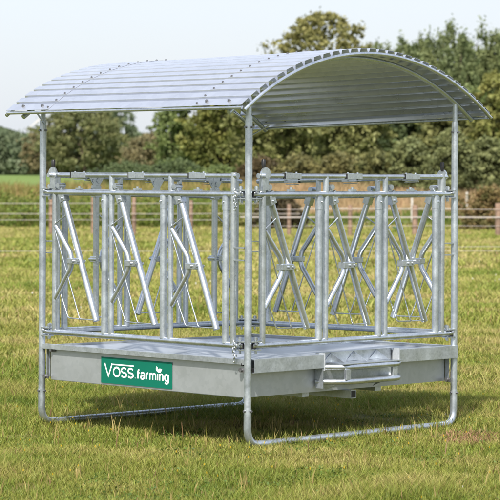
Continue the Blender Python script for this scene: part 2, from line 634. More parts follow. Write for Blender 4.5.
OLIVE = ((0.092, 0.108, 0.032), (0.225, 0.225, 0.08))
GOLD = ((0.115, 0.122, 0.036), (0.26, 0.24, 0.085))
GREEN = ((0.065, 0.098, 0.028), (0.15, 0.185, 0.058))
DARK = ((0.046, 0.072, 0.028), (0.105, 0.135, 0.052))
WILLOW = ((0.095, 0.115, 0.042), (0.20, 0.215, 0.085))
FAR_HAZED = ((0.085, 0.118, 0.062), (0.15, 0.18, 0.10))  # greyer leaf tones: distance haze put into the base colour
YEL = ((0.12, 0.14, 0.03), (0.25, 0.245, 0.075))
BROWNISH = ((0.11, 0.105, 0.05), (0.21, 0.175, 0.085))


def tree_px(kind, label, cat, xc, ytop, wpx, d, pal, style='round', z0f=0.2, **kw):
    H = pz(ytop, d) - float(gz(d))
    W = wpx / 2432 * d
    plant(kind, label, cat, px(xc, d), d, H, W, H * z0f, pal, style, **kw)


BT = 'broadleaf trees behind the feeder'
# far wood beyond the meadow on the left
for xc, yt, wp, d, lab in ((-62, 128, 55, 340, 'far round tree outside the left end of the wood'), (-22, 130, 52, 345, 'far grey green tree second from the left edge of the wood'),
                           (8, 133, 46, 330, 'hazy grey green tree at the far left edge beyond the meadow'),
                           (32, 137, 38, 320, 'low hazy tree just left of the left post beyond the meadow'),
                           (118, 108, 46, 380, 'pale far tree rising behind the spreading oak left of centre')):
    tree_px('far_tree', lab, 'tree', xc, yt, wp, d, FAR_HAZED, z0f=0.0, nclump=55, nleaf=9000, leaf=0.24, group='far trees beyond the meadow', spread=.14)
tree_px('broadleaf_tree', 'spreading olive green tree beyond the meadow right of the left post', 'tree', 82, 108, 84, 260, ((0.085, 0.105, 0.04), (0.19, 0.19, 0.075)), z0f=0.12, nclump=110, nleaf=22000, leaf=0.17, group=BT, spread=.10)
tree_px('broadleaf_tree', 'small brownish olive tree showing right behind the left post', 'tree', 50, 128, 52, 265, BROWNISH, z0f=0.06, nclump=60, nleaf=11000, leaf=0.17, group=BT, spread=.12)
tree_px('broadleaf_tree', 'low brown green tree between the spreading oak and the dark round tree', 'tree', 156, 136, 62, 230, BROWNISH, z0f=0.04, nclump=80, nleaf=15000, leaf=0.16, group=BT, spread=.11)
tree_px('broadleaf_tree', 'tall deep green round tree under the middle of the roof eave', 'tree', 186, 96, 62, 170, GREEN, z0f=0.05, nclump=90, nleaf=20000, leaf=0.14, group=BT, spread=.11)
tree_px('broadleaf_tree', 'full green tree with yellowing leaves left of the near post', 'tree', 222, 78, 74, 135, ((0.07, 0.09, 0.02), (0.20, 0.20, 0.05)), z0f=0.03, nclump=110, nleaf=26000, leaf=0.12, group=BT, spread=.10)
tree_px('broadleaf_tree', 'olive gold willow right behind the near corner post', 'tree', 268, 62, 84, 122, OLIVE, z0f=0.03, nclump=120, nleaf=30000, leaf=0.115, group=BT, spread=.095)
tree_px('broadleaf_tree', 'tall golden olive tree whose thin top rises above the roof ridge', 'tree', 324, 15, 128, 125, GOLD, z0f=0.05, nclump=230, nleaf=52000, leaf=0.085, group=BT, spread=.052)
tree_px('broadleaf_tree', 'broad olive tree filling the view under the right half of the roof', 'tree', 352, 74, 78, 112, OLIVE, z0f=0.02, nclump=110, nleaf=26000, leaf=0.11, group=BT, spread=.10)
tree_px('broadleaf_tree', 'dark green tree standing in the gap left of the right post', 'tree', 402, 92, 60, 118, DARK, z0f=0.02, nclump=80, nleaf=20000, leaf=0.115, group=BT, spread=.11)
tree_px('broadleaf_tree', 'olive green tree right behind the right post', 'tree', 446, 104, 58, 108, ((0.085, 0.10, 0.03), (0.19, 0.19, 0.065)), z0f=0.02, nclump=80, nleaf=18000, leaf=0.11, group=BT, spread=.11)
tree_px('broadleaf_tree', 'yellow green tree at the right edge below the poplars', 'tree', 500, 74, 62, 104, YEL, z0f=0.02, nclump=90, nleaf=21000, leaf=0.105, group=BT, spread=.10)
tree_px('broadleaf_tree', 'light green tree beyond the right edge of the fence', 'tree', 560, 86, 70, 106, YEL, z0f=0.02, nclump=80, nleaf=16000, leaf=0.11, group=BT, spread=.11)
for xc, yt, wp, lab in ((378, 52, 59, 'leafy poplar furthest left, its tip just above the roof arch'), (399, 44, 52, 'leafy poplar second from left above the roof arch'),
                        (420, 47, 52, 'leafy poplar a little lower than its neighbours right of the arch top'), (443, 35, 59, 'tallest pointed leafy poplar above the right slope of the roof'),
                        (461, 47, 45, 'short narrow poplar between two taller ones'), (477, 34, 56, 'tall leafy poplar near the right edge of the row'),
                        (498, 40, 56, 'leafy poplar cut by the right edge of the picture'), (522, 38, 59, 'leafy poplar just outside the right edge'), (388, 57, 60, 'low broad poplar behind the gap between the first two poplars'), (432, 58, 60, 'low broad poplar behind the middle of the poplar row'), (468, 56, 60, 'low broad poplar filling the row behind the tall right hand tips'), (508, 54, 60, 'low broad poplar filling the row at the right edge'),
                        (548, 44, 59, 'leafy poplar furthest right in the row')):
    tree_px('poplar_tree', lab, 'tree', xc, yt - 8, wp, 150 + random.random() * 10, ((0.075, 0.105, 0.04), (0.175, 0.205, 0.085)) if xc % 2 else ((0.082, 0.112, 0.04), (0.19, 0.215, 0.085)), 'poplar', z0f=0.08, nclump=110, nleaf=22000, leaf=0.10,
            group='row of leafy poplars', spread=.085)

for xc, yt, wp, lab in ((244, 84, 80, 'olive tree of the second row behind the near post'), (296, 80, 84, 'olive tree of the second row under the middle of the roof'),
                        (350, 84, 84, 'olive green tree of the second row left of the dark green tree'), (384, 78, 80, 'olive green tree of the second row behind the dark green tree'),
                        (425, 92, 80, 'green tree of the second row just left of the right post'), (474, 90, 80, 'green tree of the second row right of the right post')):
    tree_px('broadleaf_tree', lab, 'tree', xc, yt, wp, 138, OLIVE if xc < 340 else GREEN, z0f=0.0, nclump=90, nleaf=17000, leaf=0.12, group=BT, spread=.11)

# shrubs under the trees
SB = 'shrubs along the tree line'
for xc, yt, wp, d, pal, lab in (
        (128, 166, 70, 150, DARK, 'low dark hedge shrub beyond the meadow under the brown tree'),
        (178, 163, 60, 128, DARK, 'dark rounded shrub under the deep green round tree'),
        (222, 168, 58, 112, GREEN, 'green shrub under the yellowing tree left of the near post'),
        (262, 160, 50, 106, ((0.06, 0.05, 0.02), (0.12, 0.085, 0.04)), 'brownish shrub behind the near post'),
        (300, 158, 58, 104, ((0.075, 0.08, 0.03), (0.19, 0.17, 0.06)), 'olive shrub under the golden olive tree'),
        (340, 156, 58, 102, ((0.075, 0.08, 0.03), (0.19, 0.17, 0.06)), 'olive shrub under the broad olive tree'),
        (376, 154, 48, 101, ((0.07, 0.085, 0.03), (0.17, 0.165, 0.055)), 'green shrub left of the dark green tree'),
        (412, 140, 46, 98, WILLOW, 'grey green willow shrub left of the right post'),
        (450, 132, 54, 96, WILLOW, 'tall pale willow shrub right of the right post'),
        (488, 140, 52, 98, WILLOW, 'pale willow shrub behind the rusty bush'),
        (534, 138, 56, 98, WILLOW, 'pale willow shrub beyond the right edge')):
    tree_px('shrub', lab, 'shrub', xc, yt, wp, d, pal, 'shrub', z0f=0.0, nclump=70, nleaf=13000, leaf=0.085, group=SB, spread=.12)
tree_px('rusty_bush', 'rust brown and green bush behind the wire fence at the right edge', 'bush', 489, 189, 58, 78, ((0.065, 0.085, 0.02), (0.21, 0.135, 0.055)), 'shrub', z0f=0.0, nclump=70, nleaf=12000, leaf=0.045, spread=.12)
tree_px('dark_bush', 'dark brown bramble bush behind the wire fence right of the near post', 'bush', 280, 196, 52, 80, ((0.03, 0.03, 0.012), (0.09, 0.065, 0.03)), 'shrub', z0f=0.0, nclump=70, nleaf=12000, leaf=0.045, spread=.11)

for xc, yt, wp, d, pal, lab in ((-120, 112, 80, 265, OLIVE, 'olive tree well outside the left edge, nearest to the frame'), (-205, 104, 90, 270, GREEN, 'green tree well outside the left edge, second from the frame'),
                                (-300, 116, 90, 275, OLIVE, 'olive tree furthest outside the left edge'), (640, 84, 86, 112, GREEN, 'green tree outside the right edge, nearest to the frame'),
                                (728, 76, 92, 114, YEL, 'yellow green tree outside the right edge, second from the frame'), (820, 82, 96, 116, GREEN, 'green tree furthest outside the right edge')):
    tree_px('broadleaf_tree', lab, 'tree', xc, yt, wp, d, pal, z0f=0.03, nclump=70, nleaf=14000, leaf=0.13 if d < 200 else .2, group=BT, spread=.11)

# a distant hedge mass closing the horizon
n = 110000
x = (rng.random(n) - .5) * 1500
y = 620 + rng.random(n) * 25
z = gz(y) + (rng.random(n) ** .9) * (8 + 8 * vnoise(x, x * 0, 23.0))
tcol = np.array(FAR_HAZED[0]) + (np.array(FAR_HAZED[1]) - np.array(FAR_HAZED[0])) * rng.random((n, 1))
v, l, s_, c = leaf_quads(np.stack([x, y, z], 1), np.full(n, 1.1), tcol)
o = np_mesh('distant_wood', v, l, s_, M_LEAF, c)
tag(o, 'distant grey green wood along the horizon', 'wood', kind='stuff')

# tall weeds on the bank behind the fence
parts = []
for (x0, x1, y0, y1, dens, hlo, hhi, wdt, pal) in (
        (-17.0, 0.6, 82, 90, 130, .35, .9, .03, [(0.075, 0.12, 0.02), (0.14, 0.18, 0.03), (0.21, 0.20, 0.06)]),
        (-17.0, 0.6, 90, 103, 90, .3, .75, .032, [(0.27, 0.20, 0.07), (0.19, 0.18, 0.05), (0.34, 0.24, 0.10)]),
        (0.0, 18, 83, 87, 120, .15, .5, .03, [(0.08, 0.125, 0.02), (0.14, 0.175, 0.035)]),
        (0.0, 18, 87, 104, 150, .3, .8, .025, [(0.42, 0.28, 0.16), (0.37, 0.265, 0.14), (0.29, 0.23, 0.11)])):
    nn = int((x1 - x0) * (y1 - y0) * dens)
    x = x0 + rng.random(nn) * (x1 - x0)
    y = y0 + rng.random(nn) * (y1 - y0)
    hn = vnoise(x, y, 1.1)
    h = (hlo + (hhi - hlo) * hn) * (0.6 + .6 * rng.random(nn))
    pc = np.array(pal)[np.minimum((vnoise(x + 7, y, 0.9) * .7 + rng.random(nn) * .3) * len(pal), len(pal) - .01).astype(int)]
    parts.append(blades(x, y, h, wdt * (0.5 + rng.random(nn)), .15 + .5 * rng.random(nn), pc * (0.75 + .5 * rng.random((nn, 1)))))
    if hhi > .85:
        k = 68000
        x = x0 + rng.random(k) * (x1 - x0)
        y = y0 - .5 + rng.random(k) * (y1 - y0 - 1)
        hh = (.2 + 1.0 * vnoise(x * 1.3, y, .8)) * rng.random(k)
        pc = np.array(pal)[np.minimum((vnoise(x + 17, y, 0.7) * .8 + rng.random(k) * .2) * 3, 2).astype(int)]
        parts.append(leaf_quads(np.stack([x, y, gz(y) + hh], 1), np.full(k, .05), pc * (0.7 + .6 * rng.random((k, 1)))))
v, l, s_, c = merge(parts)
o = np_mesh('tall_weeds', v, l, s_, M_BLADE, c)
tag(o, 'tall weeds and dry orange grass on the bank behind the fence', 'weeds', kind='stuff')

# ------------------------------------------------------------------ fences
def post_mesh(m, x, y, h, r, n=8):
    m.tube([(x, y, -0.15), (x, y, h - .02), (x, y, h)], [r, r * .95, r * .8], n)


FD = 70.0
f1 = empty('paddock_fence', (0, FD, 0), 'low wooden post fence with pale wires at the back of the paddock', 'fence')
for xp, ytop in ((-290, 197), (-220, 197), (-155, 197), (-95, 197), (-40, 197), (8 - 40 + 83 - 0, 197), (93, 197), (134, 197), (191, 200), (289, 204), (350, 205), (415, 205), (498, 203), (566, 204), (650, 204), (730, 204), (795, 204)):
    m = MB()
    post_mesh(m, px(xp, FD), 0, pz(ytop, FD), 0.062 if xp < 400 else 0.085)
    m.build('fence_post', M_WOOD, f1)


def wire(xa, xb, yrow, d, r, flat=False, off=0.0, sag=.012):
    xs = np.linspace(px(xa, d), px(xb, d), 15)
    pts = [(float(x), off, pz(yrow, d) - sag * abs(math.sin(i * 1.3))) for i, x in enumerate(xs)]
    m = MB()
    if flat:
        for a, b in zip(pts[:-1], pts[1:]):
            m.prism([(a[0], off - .003, a[2] - r), (b[0], off - .003, b[2] - r), (b[0], off - .003, b[2] + r), (a[0], off - .003, a[2] + r)], (0, .002, 0))
    else:
        m.tube(pts, r, 6)
    return m


for yr, rr, xa, xb, fl in ((203, .008, -300, 260, False), (213.5, .009, -300, 300, False), (219.5, .007, -300, 230, False),
                           (209, .007, 255, 800, False), (216.8, .017, 240, 800, True), (225.5, .006, 250, 800, False)):
    wire(xa, xb, yr, FD, rr, fl, -0.10).build('wire' if not fl else 'tape', M_TAPE, f1)
f2 = empty('tape_fence', (0, 46, 0), 'thin white electric tape strung low across the paddock', 'fence')
for yr, xa, xb in ((250.5, -320, 820), (246.3, 300, 820)):
    wire(xa, xb, yr, 46, .0033, True, 0.0).build('tape', M_TAPE, f2)
for xp in (-310, 810):
    m = MB()
    m.tube([(px(xp, 46), .02, -.1), (px(xp, 46), .02, .75)], .011, 8)
    m.build('fence_post', M_WHITE, f2)
f3 = empty('grey_fence', (0, 84, 0.1), 'weathered grey post and wire fence beyond the bank of dry grass', 'fence')
for xp, ytop in ((292, 205), (412, 196), (467, 192)):
    m = MB()
    m.tube([(px(xp, 84), 0, -.3), (px(xp, 84), 0, pz(ytop, 84) - .1)], .045, 8)
    m.build('fence_post', M_GREYWOOD, f3)
for yr, xa, xb in ((207.5, 262, 500), (221, 262, 420)):
    wire(xa, xb, yr + 3.5, 84, .012, False, -.06).build('wire', M_GREYWOOD, f3)

# teal tub on the grass in front of the bank
tb = empty('feed_tub', (px(398, 76), 76, 0), 'small teal green tub standing on the far grass behind the right panel', 'tub')
m = MB()
m.tube([(0, 0, 0.0), (0, 0, .01), (0, 0, .17)], [.12, .125, .165], 20, cap=True)
m.build('tub_body', M_TUB, tb)
m = MB()
m.tube([(.172 * math.cos(a), .172 * math.sin(a), .17) for a in np.linspace(0, 2 * PI, 25)], .012, 6, cap=False)
m.build('tub_rim', M_TUB, tb)

# far wind turbine, its tower behind the left post
TD = 4200.0
hub = (px(42.5, TD), TD, pz(117, TD))
wt = empty('wind_turbine', (hub[0], TD, float(gz(TD))), 'faint white wind turbine far behind the left post under the eave', 'wind turbine')
hz = hub[2] - float(gz(TD))
m = MB(); m.tube([(0, 4, -1), (0, 4, hz)], [2.6, 1.5], 16); m.build('tower', M_TURB, wt)
m = MB(); m.tube([(0, -1, hz), (0, 3, hz + .2), (0, 9, hz)], [1.6, 2.2, 1.2], 12); m.build('nacelle', M_TURB, wt)
m = MB(); m.tube([(0, -4, hz), (0, -2.5, hz), (0, -1, hz)], [.4, 1.5, 1.7], 12); m.build('hub', M_TURB, wt)
for a in (219, 339, 99):
    a = math.radians(a)
    m = MB()
    L = 36.0
    dx, dz = math.cos(a), math.sin(a)
    nxv, nzv = -dz, dx
    prof = [(0, .9), (5, 2.0), (14, 1.5), (26, .9), (L, .25)]
    up_ = [(dx * r + nxv * wv * .35, -2.6, hz + dz * r + nzv * wv * .35) for r, wv in prof]
    dn_ = [(dx * r - nxv * wv * .65, -2.2, hz + dz * r - nzv * wv * .65) for r, wv in prof]
    m.prism(up_ + dn_[::-1], (0, .5, 0))
    m.build('blade', M_TURB, wt)

# ------------------------------------------------------------------ the feeder
CX, CY = px(247.6, 16.7), 16.7
FE = empty('hay_feeder', (CX, CY, 0), 'galvanised square hay feeder with arched corrugated roof and headlock panels', 'hay feeder')
FE.matrix_world = Matrix.Translation((CX, CY, 0)) @ Matrix.Rotation(math.radians(0.28), 4, 'Y') @ Matrix.Rotation(math.radians(-45), 4, 'Z')

PR = 0.0235          # post radius
Z_TOP = 2.10
for u in (1, -1):    # skid frames: one U shaped tube under each pair of posts
    m = MB()
    m.tube(bend([(u, -1, .26), (u, -1, .028), (u, 1, .028), (u, 1, .26)], .17, 10), PR + .0012, 18)
    m.build('skid_frame', M_TUBE, FE)
for u in (-1, 1):
    for v in (-1, 1):
        m = MB()
        m.tube([(u, v, .24), (u, v, Z_TOP)], PR, 18)
        p = m.build('corner_post', M_TUBE, FE)
        m = MB()
        m.tube([(u, v, Z_TOP - .02), (u, v, 2.222)], .0175, 14)
        m.build('post_extension', M_TUBE, p)
        for zz in (2.03, .245):
            for p0, p1 in (((u + .02, v, zz), (u + .038, v, zz)), ((u, v - .02, zz), (u, v - .036, zz))):
                m = MB()
                m.cyl(p0, p1, .008, 6)
                m.build('bolt', M_BOLT, p)

# --- tray
m = MB()
TI, TV, ZB, ZT = 0.955, 0.982, 0.325, 0.562
tk = .004
for sgn in (-1, 1):
    m.box((.02, sgn * TV, (ZB + ZT) / 2), (1.885, tk, ZT - ZB))
    m.box((sgn * TI, 0, (ZB + ZT) / 2), (tk, 1.90, ZT - ZB))
# bottom returns
for sgn in (-1, 1):
    m.box((0, sgn * (TV - .022), ZB - .002), (2 * TI - .1, .04, .003))
tray = m.build('tray', M_TRAY, FE)
m = MB()                      # shallow pan sloping very slightly to the middle
fl = [(-.95, -.978, .548), (.95, -.978, .548), (.95, .978, .548), (-.95, .978, .548), (0, 0, .52)]
m.add(fl + [(x, y, z - .012) for x, y, z in fl], [(0, 1, 4), (1, 2, 4), (2, 3, 4), (3, 0, 4), (6, 5, 9), (7, 6, 9), (8, 7, 9), (5, 8, 9),
      (0, 5, 6, 1), (1, 6, 7, 2), (2, 7, 8, 3), (3, 8, 5, 0)])
m.build('feed_pan', M_PAN, tray)
for sgn in (-1, 1):          # narrow folded rims along the sides with the sign
    m = MB()
    m.box((0, sgn * .994, ZT + .003), (1.955, .040, .004))
    m.box((0, sgn * 1.012, ZT - .013), (1.955, .004, .028))
    m.build('rim_strip', M_RIM, tray)
for sgn in (-1, 1):          # deep channel rims on the other two sides
    for a, b in (((-.972, -.335), (.40, 1.005)) if sgn > 0 else ((-1.005, 0.972),)):
        m = MB()
        m.box((sgn * 1.000, (a + b) / 2, ZT + .004), (.064, b - a, .005))
        m.box((sgn * 1.031, (a + b) / 2, ZT - .038), (.004, b - a, .08))
        m.box((sgn * 1.005, (a + b) / 2, ZT - .0785), (.05, b - a, .004))
        if sgn > 0:
            e = b if a < -.5 else a
            rc = m.build('rim_channel', M_RIM, tray)
        if sgn > 0:
            m = MB()
            m.box((1.006, (b + .004 if a < -.5 else a - .004), ZT - .04), (.062, .006, .112))
            m.build('end_plate', M_ENDP, rc)
for u in (-1, 1):             # wall plates beside the posts
    for v in (-1, 1):
        m = MB()
        m.box((u * .972, v * .962, .44), (.034, .006, .2))
        m.box((u * .962, v * .972, .44), (.006, .034, .2))
        m.build('corner_plate', M_RIM, tray)
for (x0, y0, z0) in ((-.90, -.985, .53), (-.945, -1.0, .345), (.955, -1.0, .5), (1.0, .945, .335)):
    m = MB()
    m.cyl((x0, y0 - .028, z0), (x0, y0 + .01, z0), .013, 6)
    m.box((x0, y0 - .01, z0), (.05, .004, .028))
    m.build('bolt', M_BOLT, tray)
# black boxes beside the posts: shade inside hollow rim ends, and rail plugs
for (c, d) in (((1.015, -.958, ZT - .062), (.03, .012, .028)), ((.958, -1.004, ZT - .026), (.014, .02, .02)),
               ((.955, -1.0, .65), (.03, .036, .034)), ((1.0, -.955, .65), (.036, .03, .034)),
               ((1.0, -.957, 1.607), (.034, .024, .034)), ((1.0, .955, .65), (.036, .03, .034))):
    m = MB()
    m.box(c, d)
    m.build('dark_tube_end', M_BLACK, FE, .003)

# --- bumper bracket on the right hand side
m = MB()
m.box((.962, .03, .47), (.008, .735, .215))
br = m.build('drawbar_bracket', M_RIM, FE)
for zz in (.486, .392):
    m = MB()
    m.tube(bend([(.965, -.335, zz), (1.01, -.325, zz), (1.125, -.20, zz), (1.125, .285, zz), (1.01, .41, zz), (.965, .42, zz)], .05, 5), .0185, 14)
    m.build('bumper_tube', M_RAIL, br)
for vv in (-.205, .25):
    m = MB()
    m.box((1.120, vv, .439), (.022, .045, .07))
    m.build('bumper_spacer', M_RIM, br, .002)
m = MB()
m.box((1.050, .04, .5065), (.17, .56, .005))
m.build('step_plate', M_RAIL, br)
for vv in (-.2, .02, .24):
    m = MB()
    m.prism([(.968, vv - .075, .512), (.968, vv + .075, .512), (.968, vv, .575)], (.004, 0, 0))
    m.prism([(.972, vv - .003, .512), (1.09, vv - .003, .512), (.972, vv - .003, .57)], (0, .006, 0))
    m.build('gusset', M_RAIL, br)
for poly, dv in (([(.967, -.345, .54), (1.03, -.345, .54), (1.03, -.345, .35), (.967, -.345, .35)], .006),
                 ([(.967, -.29, .376), (1.07, -.235, .376), (.967, -.25, .335)], .004), ([(1.12, .07, .376), (1.12, .13, .376), (1.06, .10, .345)], .004)):
    m = MB()
    m.prism(poly, (0, dv, 0))
    m.build('end_plate', M_RIM, br)

# --- square lifting tubes below the tray (hollow ends)
m = MB()
for vv in (-.05,):
    a = .05
    for dy, dz, sy, sz in ((0, a / 2, a, .005), (0, -a / 2, a, .005), (a / 2, 0, .005, a - .006), (-a / 2, 0, .005, a - .006)):
        m.box((0, vv + dy, .297 + dz), (2.06, sy, sz))
m.build('lifting_tube', M_RIM, FE)
m = MB()
m.box((1.028, -.05, .297), (.004, .044, .044))
m.build('dark_tube_end', M_BLACK, FE)  # black box stands for the dark inside the hollow tube
for vv in (.30, -.4):
    m = MB()
    m.box((0, vv, .309), (1.86, .06, .03))
    m.build('floor_bearer', M_RIM, FE)

# --- headlock panels (local x runs left to right seen from outside, y inward)
T0 = (-.87, -.29, .287)
T1 = (-.355, .219, .80)
ZU, ZL, ZBAR = 1.607, .652, 1.724


def panel(angle, vertical=()):
    Y = -1.0
    m = MB()
    m.tube([(-.968, Y, ZU), (.968, Y, ZU)], .0205, 16)
    m.tube([(-.968, Y, ZL), (.968, Y, ZL)], .0205, 16)
    m.tube([(T0[0], Y, ZL), (T0[0], Y, ZBAR + .005)], .0185, 14)
    m.tube([(.867, Y, ZL), (.867, Y, ZBAR + .02)], .0195, 14)
    P = m.build('headlock_panel', M_RAIL, FE)
    P.rotation_euler = (0, 0, angle)
    for t in T0[1:]:                               # thinner uprights that reach the locking bar
        m = MB()
        m.tube([(t, Y, ZL), (t, Y, ZBAR + .005)], .0185, 14)
        m.build('upright', M_TUBE, P)
    for t in T1:                                   # stout uprights with a sleeve head
        m = MB()
        m.tube([(t, Y, ZL + .01), (t, Y, ZU - .09)], .023, 16)
        m.tube([(t, Y, ZU - .10), (t, Y, ZU - .015)], .026, 16)
        m.cyl((t, Y - .035, ZU - .05), (t, Y - .02, ZU - .05), .007, 6)
        m.build('upright', M_TUBE, P)
    # corner fittings: eye plates, split clamps and hinge lugs
    for sg, z in ((-1, ZU), (1, ZU), (-1, ZL), (1, ZL)):
        m = MB()
        m.box((sg * .945, Y, z + .026), (.085, .045, .007))
        m.box((sg * .945, Y, z - .026), (.085, .045, .007))
        m.cyl((sg * .93, Y, z - .05), (sg * .93, Y, z + .055), .008, 8)
        m.cyl((sg * .93, Y, z + .035), (sg * .93, Y, z + .05), .014, 6)
        m.cyl((sg * .955, Y - .04, z + .01), (sg * .955, Y + .03, z + .01), .009, 6)
        m.build('corner_clamp', M_BOLT if False else M_RAIL, P)
    for z in (1.27, 1.19):
        m = MB()
        m.box((.925, Y, z), (.10, .028, .008))
        m.build('hinge_lug', M_RAIL, P)
    # hanging chain at the right end
    for z in ((ZU, ZL) if angle == 0 else ()):
        m = MB()
        for q in range(6):
            R_ = Matrix.Rotation(PI / 2, 3, 'Y') @ Matrix.Rotation(q % 2 * PI / 2, 3, 'X')
            m.torus((.915 + .012 * math.sin(q * 1.9), Y - .036, z + .02 - q * .022), .009, .0032, R_)
        m.build('chain', M_RAIL, P)
    # locking bar, end plate and lever
    bar = MB()
    bar.tube([(-.915, Y, ZBAR), (.905, Y, ZBAR)], .0175, 14)
    bar.build('locking_bar', M_RAIL, P)
    m = MB()
    m.tube([(-.87, Y - .026, ZBAR + .012), (-.87, Y - .014, ZBAR + .012)], .042, 20)
    m.box((-.87, Y - .02, ZBAR - .045), (.055, .010, .09))
    m.cyl((-.885, Y - .05, ZBAR), (-.885, Y - .02, ZBAR), .016, 10)
    m.build('lever_plate', M_RAIL, P)
    m = MB() if not vertical else None
    if m: m.tube([(-.878, Y - .01, ZBAR + .04), (-.878, Y - .01, ZBAR + .056), (-.878, Y - .01, ZBAR + .098), (-.878, Y - .01, ZBAR + .106)], [.008, .013, .014, .008], 12)
    if m: m.build('lever_handle', M_BLACK, P)
    for i, t in enumerate(T0):
        c = t + .253
        # box sleeve on the locking bar with dark end collar
        m = MB()
        m.box((c - .034, Y, ZBAR + .001), (.066, .039, .040))
        m.box((c + .040, Y, ZBAR), (.080, .037, .037))
        m.box((c + .012, Y - .003, ZBAR - .029), (.12, .026, .005))
        for dx in (-.045, .05):
            m.cyl((c + dx, Y, ZBAR + .018), (c + dx, Y, ZBAR + .027), .007, 6)
        m.build('bar_sleeve', M_RAIL, P, .003)
        m = MB()
        m.box((c - .073, Y, ZBAR), (.012, .036, .036))
        m.build('sleeve_collar', M_BLACK if i % 2 == 0 or angle else M_BOLT, P)
        # catch bracket on the inner side
        m = MB()
        m.prism([(c - .07, Y + .03, ZBAR - .006), (c + .07, Y + .03, ZBAR - .006), (c + .03, Y + .03, ZBAR - .062), (c + .03, Y + .03, ZBAR - .10), (c - .03, Y + .03, ZBAR - .10), (c - .03, Y + .03, ZBAR - .062)], (0, .006, 0))
        m.cyl((c + .028, Y + .025, ZBAR - .03), (c + .028, Y + .042, ZBAR - .03), .012, 8)
        if vertical:
            m.build('catch_bracket', M_RAIL, P)
        m = MB()
        m.box((c, Y, ZU + .025), (.06, .02, .012))
        m.cyl((c, Y, ZU + .02), (c, Y, ZU + .045), .010, 8)
        m.build('rail_stop', M_RAIL, P)
        # arm
        ai = .012
        if i in vertical:
            top, bot = Vector((t + .235, Y + ai, 1.60)), Vector((t + .235, Y + ai, .72))
        else:
            top, bot = Vector((t + .082, Y + ai, 1.565)), Vector((t + .418, Y + ai, .745))
        dirv = (bot - top).normalized()
        m = MB()
        m.tube([top, bot], .0218, 16)
        m.build('locking_arm', M_RAIL, P)
        m = MB()                                   # slotted head plate and pivot eye on the arm
        rt = Matrix.Rotation(-math.atan2(dirv.x, -dirv.z), 3, 'Y')
        m.box(top - dirv * .02, (.052, .05, .085), rt)
        m.box(top - dirv * .075 + Vector((-.004, 0, 0)), (.03, .03, .05), rt)
        m.cyl(top - dirv * .095 + Vector((0, -.03, 0)), top - dirv * .095 + Vector((0, .03, 0)), .019, 12)
        m.cyl(top - dirv * .0 + Vector((0, -.034, 0)), top + Vector((0, -.02, 0)), .009, 6)
        m.build('arm_head', M_RAIL, P, .003)
        # bent neck bar  >  fixed to the upright
        m = MB()
        m.tube(bend([(t + .012, Y, 1.375), (t + .17, Y, 1.19), (t + .175, Y, 1.10), (t + .012, Y, .885)], .06, 6), .0182, 12)
        m.build('neck_bar', M_RAIL, P)
        # pivot clamp
        m = MB()
        m.box((t + .208, Y + .004, 1.142), (.108, .056, .040))
        m.cyl((t + .215, Y - .035, 1.142), (t + .215, Y + .045, 1.142), .011, 8)
        m.cyl((t + .258, Y - .03, 1.142), (t + .258, Y + .045, 1.142), .011, 8)
        m.build('pivot_clamp', M_RAIL, P, .004)
        # thin guard rods that swing with the arm
        if i in vertical:
            m = MB()
            m.tube(bend([top + dirv * .12, (t + .11, Y + ai, 1.38), (t + .11, Y + ai, .74), bot + Vector((0, 0, .012))], .02, 3), .0048, 6)
            m.build('guard_rod', M_RAIL, P)
        else:
            yo = Y + ai - .012
            m = MB()
            a1 = top + dirv * .115
            m.tube(bend([(a1.x, yo, a1.z), (t + .0, yo - .012, 1.385), (t + .262, yo, .752), (bot.x, yo, .752)], .018, 3), 0.0046, 6)
            m.tube(bend([(t + .045, yo + .008, .935), (t + .135, yo + .008, .754), (t + .27, yo + .008, .751)], .018, 3), 0.0046, 6)
            m.build('guard_rod', M_RAIL, P)
    return P


panel(0)
panel(PI / 2)
panel(PI)
panel(-PI / 2, (0, 2))

# --- roof
R_ARC, ZC, VE, UE = 2.01, 0.515, 1.19, 1.14
HALF = math.asin(VE / R_ARC)
NR = 29
pitch = 2 * HALF / NR
prof = []
for k in range(NR):
    a0 = -HALF + k * pitch
    for f, h in ((0.0, 0.0), (0.07, 0.0), (0.19, 0.031), (0.22, 0.033), (0.83, 0.033), (0.87, 0.031)):
        prof.append((a0 + f * pitch, h))
prof = [(-HALF, 0.033)] + prof[4:] + [(HALF, 0.012)]


def arc(a, h):
    return (math.sin(a) * (R_ARC + h), ZC + math.cos(a) * (R_ARC + h))


def sheet(u0, u1, lift):
    m = MB()
    n_ = len(prof)
    outer = [arc(a, h + lift) for a, h in prof]
    inner = [arc(a, h + lift - .0015) for a, h in prof]
    vs = [(u, y, z) for u in (u0, u1) for (y, z) in outer] + [(u, y, z) for u in (u0, u1) for (y, z) in inner]
    fs = []
    for i in range(n_ - 1):
        fs.append((i, i + 1, n_ + i + 1, n_ + i))
        fs.append((2 * n_ + i, 3 * n_ + i, 3 * n_ + i + 1, 2 * n_ + i + 1))
        fs.append((i, 2 * n_ + i, 2 * n_ + i + 1, i + 1))
        fs.append((n_ + i, n_ + i + 1, 3 * n_ + i + 1, 3 * n_ + i))
    fs.append((0, n_, 3 * n_, 2 * n_))
    fs.append((n_ - 1, 3 * n_ - 1, 4 * n_ - 1, 2 * n_ - 1))
    m.add(vs, fs)
    return m


